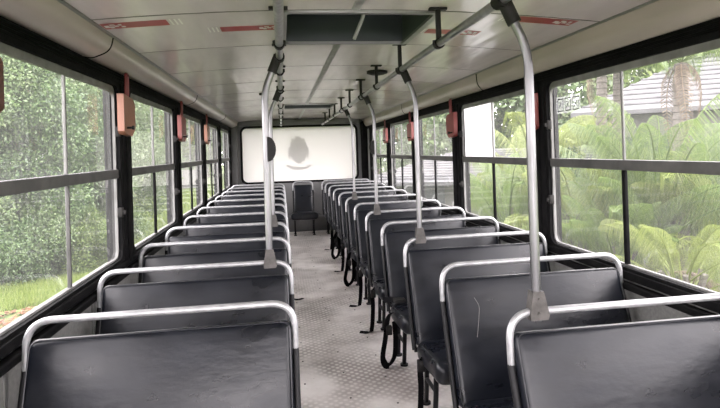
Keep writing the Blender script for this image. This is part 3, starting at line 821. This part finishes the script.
# ---- left side: dense trees and shrubs beyond the road
NB = 'dense green trees beyond the road on the left'
k_ = 0
near_left = [(-27.5, 13.4, 5.6, 1.6, 'leaf_mid'), (-23.4, 14.2, 6.0, 1.5, 'leaf_dark'), (-19.6, 15, 6.0, 1.4, 'leaf_mid'), (-16.8, 17.5, 6.5, 1.7, 'leaf_mid')]
nl_lab = ['grey green leafy tree at the far left edge of the near left window', 'tall dark green tree filling the middle of the near left window',
          'leafy tree behind the right half of the near left window', 'leafy tree seen past the orange handle post at left']
for (dg, D, h, w, mm), lb in zip(near_left, nl_lab):
    k_ += 1; x, y = polar(dg, D); tree(x, y, h, w, lb, k_, mm, 60000, .075, group=None)
for i, (dg, D, h, w, mm) in enumerate([(-31.5, 16, 7, 2.6, 'leaf_dark'), (-26, 19, 8, 2.8, 'leaf_bright'), (-21.3, 21, 8.4, 2.6, 'leaf_mid'), (-17.6, 25, 9.5, 2.7, 'leaf_bright'),
                                       (-15, 31, 11, 3.0, 'leaf_mid'), (-12.3, 35, 12, 3.0, 'leaf_bright'), (-9.9, 39, 12.5, 2.9, 'leaf_mid'), (-7.7, 44, 13, 3.0, 'leaf_mid'),
                                       (-5.6, 50, 13, 3.2, 'leaf_mid'), (-13.8, 46, 14, 4, 'leaf_dark'), (-38, 16, 7, 2.6, 'leaf_mid'), (-23.6, 29, 10.5, 3.6, 'leaf_dark')]):
    x, y = polar(dg, D); tree(x, y, h, w, 'one of the tall green trees forming the background beyond the left windows', 40 + i, mm, 9000, .34, group=NB)
# low shrubs
for i, (dg, D, h, w, mm, lb) in enumerate([(-25.2, 12.6, 1.2, .85, 'leaf_dark', 'low dark green shrub at the bottom left of the near left window'),
                                       (-22.0, 12.9, 1.5, .75, 'leaf_mid', 'low leafy shrub beneath the trees in the near left window'),
                                       (-18.7, 13.0, 1.3, .7, 'leaf_bright', 'bright green shrub behind the centre bar of the near left window'),
                                       (-16.3, 15, 1.5, .7, 'leaf_mid', 'rounded shrub beside the first left window post')]):
    x, y = polar(dg, D); tree(x, y, h, w, lb, 70 + i, mm, 14000, .055, kind='shrub', name='shrub', trunk=False)
# leaf litter and grass on the left
def scatter(name, mat_, n, fx, size, upright, seed, label):
    r = np.random.default_rng(seed); V = []; F = []
    P_ = fx(r, n)
    for i, (x, y) in enumerate(P_):
        z = ground_z(x, y) + .015; a = r.random() * 6.28; s = size * (.6 + .8 * r.random())
        if upright:
            dx, dy = math.cos(a) * .008, math.sin(a) * .008; lx, ly = r.normal(0, .25 * s, 2)
            V += [(x - dx, y - dy, z - .02), (x + dx, y + dy, z - .02), (x + lx, y + ly, z + s)]; F.append((3 * i, 3 * i + 1, 3 * i + 2))
        else:
            u = np.array([math.cos(a), math.sin(a), r.normal(0, .2)]) * s; v = np.array([-math.sin(a), math.cos(a), r.normal(0, .2)]) * s * .5
            c = np.array([x, y, z + .02]); V += [tuple(c - u), tuple(c - v), tuple(c + u), tuple(c + v)]; F.append((4 * i, 4 * i + 1, 4 * i + 2, 4 * i + 3))
    me = bpy.data.meshes.new(name); me.from_pydata(V, [], F); me.materials.append(mat_); o = bpy.data.objects.new(name, me); COL.objects.link(o)
    tag(o, label, name.replace('_', ' '), kind='stuff'); return o
def patch(d0, d1, r0, r1):
    def f(r, n):
        d = np.radians(r.uniform(d0, d1, n)); q = r0 + (r1 - r0) * r.random(n); return list(zip(q * np.sin(d), q * np.cos(d)))
    return f
scatter('fallen_leaves', M['litter'], 600, patch(-27.5, -21, 8.6, 10.3), .05, False, 3, 'orange brown fallen leaves on the verge below the near left window')
scatter('grass', M['grass'], 26000, patch(-19, -7, 11, 30), .10, True, 4, 'bright green grass beyond the left windows')
scatter('grass', M['grass'], 26000, patch(18, 46, 6.2, 13), .13, True, 5, 'bright yellow green grass beyond the right windows')
x, y = polar(-13.2, 33); 
w_ = MB(); w_.box(-3.2, 3.2, -.1, .1, 0, 1.0, .02); w_.box(-3.25, 3.25, -.14, .14, 1.0, 1.07, .01)
wl = w_.build('garden_wall', M['pale']); wl.location = (x, y, ground_z(x, y) - .02); tag(wl, 'low pale garden wall beyond the lawn in the second left window', 'garden wall')

scatter('grass', M['grass'], 9000, patch(-27, -18, 10.4, 12.4), .10, True, 8, 'strip of green grass at the foot of the shrubs in the near left window')
# ---- right side
def frond_mesh(name, L, nl, ll, droop, mat_, seed, rise=1.2, wid=.012, hang_=.5):
    r = random.Random(seed); m = MB(); n = 14
    P_ = []
    for i in range(n + 1):
        t = i / n; P_.append(Vector((L * (t * .85 - .12 * t ** 3), 0, L * (rise * t * .62 - droop * t * t))))
    m.tube(P_, .012, 5, rs=[.016 * (1 - .8 * i / n) + .002 for i in range(n + 1)], caps=False)
    for k in range(nl):
        t = .12 + .88 * k / nl; f = t * n; i = min(int(f), n - 1); p = P_[i].lerp(P_[i + 1], f - i); T = (P_[i + 1] - P_[i]).normalized()
        l = ll * math.sin(PI * min(1, t * .75 + .22)) * r.uniform(.85, 1.1)
        for s in (-1, 1):
            d = (T * .55 + Vector((0, s * .8, .12))).normalized(); a = p; b = p + d * l * .5 + Vector((0, 0, -.06 * l)); c = p + d * l * (1 - .3 * hang_) + Vector((0, 0, -hang_ * l))
            w = T.cross(Vector((0, 0, 1))).cross(d).normalized() * wid if False else T * wid
            m.add([a - w * .4, a + w * .4, b + w, c, b - w], [(0, 1, 2, 4), (4, 2, 3)])
    me = bpy.data.meshes.new(name); me.from_pydata(m.v, [], m.f); me.materials.append(mat_); return me
FM = {'bright': frond_mesh('frond', 1.9, 74, .46, .66, M['leaf_bright'], 1, rise=1.9, hang_=.95, wid=.0045),
      'yellow': frond_mesh('frond', 1.7, 72, .44, .74, M['leaf_yellow'], 2, rise=1.9, hang_=.95, wid=.0045),
      'palm': frond_mesh('frond', 2.2, 50, .5, .75, M['leaf_bright'], 3, rise=1.2, wid=.012, hang_=.7),
      'dry': frond_mesh('frond', 1.5, 30, .35, 1.3, M['dry'], 4, rise=.4, wid=.016, hang_=.8)}
def clump(x, y, n, key, sc, label, seed, base=.35):
    r = random.Random(seed); o = thing('palm_clump', label, 'palm', (x, y, ground_z(x, y)))
    st_ = MB()
    for k in range(7):
        a = r.random() * 6.28; st_.tube([(math.cos(a) * .12, math.sin(a) * .12, -.03), (math.cos(a) * .3, math.sin(a) * .3, base * sc * 2.2)], .035, 7)
    st_.build('stems', M['palm_bark'], o)
    for k in range(n):
        f = bpy.data.objects.new('frond', FM[key]); COL.objects.link(f); f.parent = o
        a = k * 2.399 + r.uniform(-.3, .3); q = r.random()
        f.location = (math.cos(a) * .15, math.sin(a) * .15, base * sc * (.3 + 1.9 * q)); f.rotation_euler = (r.uniform(-.25, .25), r.uniform(-.5, .35) , a); s = sc * r.uniform(.75, 1.1); f.scale = (s, s, s)
    return o
def palm(x, y, h, label, seed, n=14, rad=.11, dry=1, sc=.8):
    r = random.Random(seed); o = thing('palm_tree', label, 'palm', (x, y, ground_z(x, y)))
    m = MB(); P_ = []; R_ = []
    for i in range(int(h / .12)):
        t = i / (h / .12); P_ += [(t * .15, 0, i * .12 - .03), (t * .15, 0, i * .12 + .085)]; R_ += [rad * (1.12 - .25 * t), rad * (.96 - .25 * t)]
    m.tube(P_, rad, 12, rs=R_); m.build('trunk', M['palm_bark'], o)
    for k in range(n + dry):
        f = bpy.data.objects.new('frond', FM['palm'] if k < n else FM['dry']); COL.objects.link(f); f.parent = o
        a = k * 2.399; f.location = (.15, 0, h - .1); f.rotation_euler = (r.uniform(-.1, .1), r.uniform(-.55, .25) if k < n else .5, a); s = sc * r.uniform(.85, 1.1); f.scale = (s, s, s)
    return o
x, y = polar(32.3, 12.0); palm(x, y, 4.1, 'slender pale ringed palm trunk left of the near right window bar', 1, rad=.12)
x, y = polar(33.8, 12.8); palm(x, y, 4.4, 'second slender palm directly behind the near right window bar', 2, rad=.12)
x, y = polar(38.9, 10.6); palm(x, y, 3.8, 'thick trunked palm in front of the tiled roof at right', 3, rad=.14, n=18, dry=3, sc=.75)
x, y = polar(37.0, 10.6); clump(x, y, 44, 'bright', 1.30, 'large weeping bright green palm clump in the centre of the near right window', 4, .42)
x, y = polar(42.4, 10.8); clump(x, y, 34, 'yellow', 1.18, 'yellow green palm clump at the right edge below the tiled roof', 5, .45)
x, y = polar(39.0, 8.6); clump(x, y, 20, 'yellow', .80, 'low yellow green arching palm just below the middle rail at right', 6, .35)
x, y = polar(30.4, 11.2); clump(x, y, 30, 'yellow', 1.15, 'arching palm clump at the left end of the near right window', 7, .4)
x, y = polar(36.8, 8.9); clump(x, y, 26, 'dry', .95, 'low brown dry palm clump right of the lower black window bar', 8, .22)
x, y = polar(33.6, 10.0); clump(x, y, 24, 'bright', .75, 'green palm clump left of the lower black window bar at right', 11, .35)
x, y = polar(23.6, 12.0); clump(x, y, 24, 'bright', 1.1, 'green palm clump seen under the white covered pane', 9, .4)
x, y = polar(26.2, 15.0); clump(x, y, 24, 'yellow', 1.6, 'tall yellow green palm clump left of the nearest pole', 10, .5)
for i, (dg, D, h, w, mm) in enumerate([(20, 27, 8, 2.6, 'leaf_mid'), (25, 28, 8.5, 2.8, 'leaf_bright'), (29.8, 27, 8, 2.6, 'leaf_mid'), (34.2, 29, 8, 2.6, 'leaf_bright'), (38.2, 32, 9, 2.8, 'leaf_mid'),
                                       (42.4, 34, 10.5, 3.3, 'leaf_mid'), (47, 34, 10.5, 3.3, 'leaf_bright'), (52, 32, 10, 3.3, 'leaf_mid'), (16.2, 31, 9.5, 2.8, 'leaf_dark'), (13.0, 36, 10.5, 3.0, 'leaf_mid'), (10.2, 42, 12, 3.3, 'leaf_dark'), (7.4, 49, 13, 3.8, 'leaf_mid')]):
    x, y = polar(dg, D); tree(x, y, h, w, 'one of the leafy trees forming the background beyond the right windows', 100 + i, mm, 8000, .30, group='leafy trees beyond the right windows')
for i, (dg, D, h, w, mm, lb) in enumerate([(28.3, 13.6, 2.3, 1.0, 'leaf_dark', 'dark rounded shrub behind the palm clump at the left of the near right window'),
                                       (34.9, 14.6, 2.5, 1.1, 'leaf_dark', 'dark shrub behind the centre bar of the near right window'),
                                       (39.9, 13.8, 2.4, 1.0, 'leaf_mid', 'leafy shrub between the two palm clumps at right'),
                                       (45.0, 13.2, 2.3, 1.0, 'leaf_dark', 'dark shrub below the house at the far right edge')]):
    x, y = polar(dg, D); tree(x, y, h, w, lb, 170 + i, mm, 9000, .08, kind='shrub', name='shrub', trunk=False)
# rising tree belt closing the view far behind both sides
# brown verge, house with tiled roof
def house(dg, D, wid, dep, eave, ridge, label, rot, openings):
    x, y = polar(dg, D); z = ground_z(x, y) - .05
    o = thing('house', label, 'house', (x, y, z), rot)
    MB().box(-wid / 2, wid / 2, -dep / 2, dep / 2, 0, eave).build('walls', M['house'], o, smooth=0)
    r = MB(); ov = .7
    A = [(-wid / 2 - ov, -dep / 2 - ov, eave - .15), (wid / 2 + ov, -dep / 2 - ov, eave - .15), (wid / 2 + ov, dep / 2 + ov, eave - .15), (-wid / 2 - ov, dep / 2 + ov, eave - .15)]
    R0, R1 = (-wid / 2 + dep * .45, 0, ridge), (wid / 2 - dep * .45, 0, ridge)
    r.add(A + [R0, R1] + [(a, b, c - .12) for a, b, c in A], [(0, 1, 5, 4), (1, 2, 5), (2, 3, 4, 5), (3, 0, 4), (0, 6, 7, 1), (1, 7, 8, 2), (2, 8, 9, 3), (3, 9, 6, 0), (6, 9, 8, 7)])
    # raised tile courses
    for q in range(1, 13):
        t = q / 13; a = Vector(A[0]).lerp(Vector(R0), t); b = Vector(A[1]).lerp(Vector(R1), t); r.tube([a, b], .05, 6)
        c = Vector(A[1]).lerp(Vector(R1), t); d = Vector(A[2]).lerp(Vector(R1), t); r.tube([c, d], .05, 6)
        c = Vector(A[0]).lerp(Vector(R0), t); d = Vector(A[3]).lerp(Vector(R0), t); r.tube([c, d], .05, 6)
    r.build('tiled_roof', M['roof'], o, smooth=0)
    for (u0, u1, v0, v1) in openings: MB().box(u0, u1, -dep / 2 - .03, -dep / 2 + .02, v0, v1).build('window_opening', M['dark_open'], o, smooth=0)
    return o
house(47.5, 21, 10, 7, 3.2, 5.2, 'house with grey tiled roof behind the palms at right', math.radians(-40), [(-4.6, -3.0, .8, 2.3), (-2.2, -.8, 0, 2.3), (.4, 2.2, .8, 2.3), (3.0, 4.6, .8, 2.3)])
house(25.5, 19.5, 9, 5, 1.3, 2.1, 'low pale building with grey roof behind the grass in the second right window', math.radians(-28), [(-3.8, -2.4, .4, 1.2), (-1.2, .4, .4, 1.2), (1.6, 3.2, .4, 1.2)])
MB().box(-3, 3, -1.0, 1.0, -.02, .03).build('x', M['soil'], smooth=0)
so = bpy.data.objects['x']; so.name = 'soil_bed'; so.data.name = 'soil_bed'; x, y = polar(36, 9.6); so.location = (x, y, GZ + .02); so.rotation_euler = (0, 0, .6); tag(so, kind='structure')

# ------------------------------------------------------------ daylight
W = bpy.data.worlds.new('overcast_sky'); SC.world = W; W.use_nodes = True; nt = W.node_tree; nt.nodes.clear()
out = nt.nodes.new('ShaderNodeOutputWorld'); bg = nt.nodes.new('ShaderNodeBackground'); nt.links.new(bg.outputs[0], out.inputs[0])
tc = nt.nodes.new('ShaderNodeTexCoord'); sp = nt.nodes.new('ShaderNodeSeparateXYZ'); nt.links.new(tc.outputs['Generated'], sp.inputs[0])
rp = nt.nodes.new('ShaderNodeValToRGB'); rp.color_ramp.elements[0].position = .0; rp.color_ramp.elements[0].color = (.94, .87, .90, 1)
rp.color_ramp.elements[1].position = .6; rp.color_ramp.elements[1].color = (1, .94, .975, 1); nt.links.new(sp.outputs['Z'], rp.inputs[0]); nt.links.new(rp.outputs[0], bg.inputs[0])
bg.inputs[1].default_value = 7.0
sun = bpy.data.lights.new('sun', 'SUN'); sun.energy = .6; sun.angle = math.radians(25); sun.color = (1, .96, .88)
so = bpy.data.objects.new('sun', sun); COL.objects.link(so); so.rotation_euler = (math.radians(38), math.radians(12), 0)

# ------------------------------------------------------------ camera
f_px, yaw, roll, pitch, sy = 535.05, .1453, .0319, -.0065, 57.59
fw_ = Vector((math.sin(yaw) * math.cos(pitch), math.cos(yaw) * math.cos(pitch), -math.sin(pitch)))
r0 = Vector((math.cos(yaw), -math.sin(yaw), 0)); u0 = r0.cross(fw_)
rt = r0 * math.cos(roll) - u0 * math.sin(roll); up = r0 * math.sin(roll) + u0 * math.cos(roll)
cam = bpy.data.cameras.new('camera'); co = bpy.data.objects.new('camera', cam); COL.objects.link(co)
mt = Matrix((rt, up, -fw_)).transposed().to_4x4(); mt.translation = (0, 0, 1.472); co.matrix_world = mt
cam.sensor_width = 36; cam.lens = f_px / 720 * 36; cam.shift_y = -sy / 720; cam.clip_start = .05; cam.clip_end = 300
SC.camera = co
SC.view_settings.view_transform = 'Standard'; SC.view_settings.look = 'None'; SC.view_settings.gamma = 1; SC.view_settings.use_curve_mapping = False
SC.view_settings.exposure = 1.02
SC.cycles.max_bounces = 12; SC.cycles.diffuse_bounces = 6; SC.cycles.transparent_max_bounces = 24; SC.cycles.caustics_reflective = False
SC.cycles.sample_clamp_indirect = 6
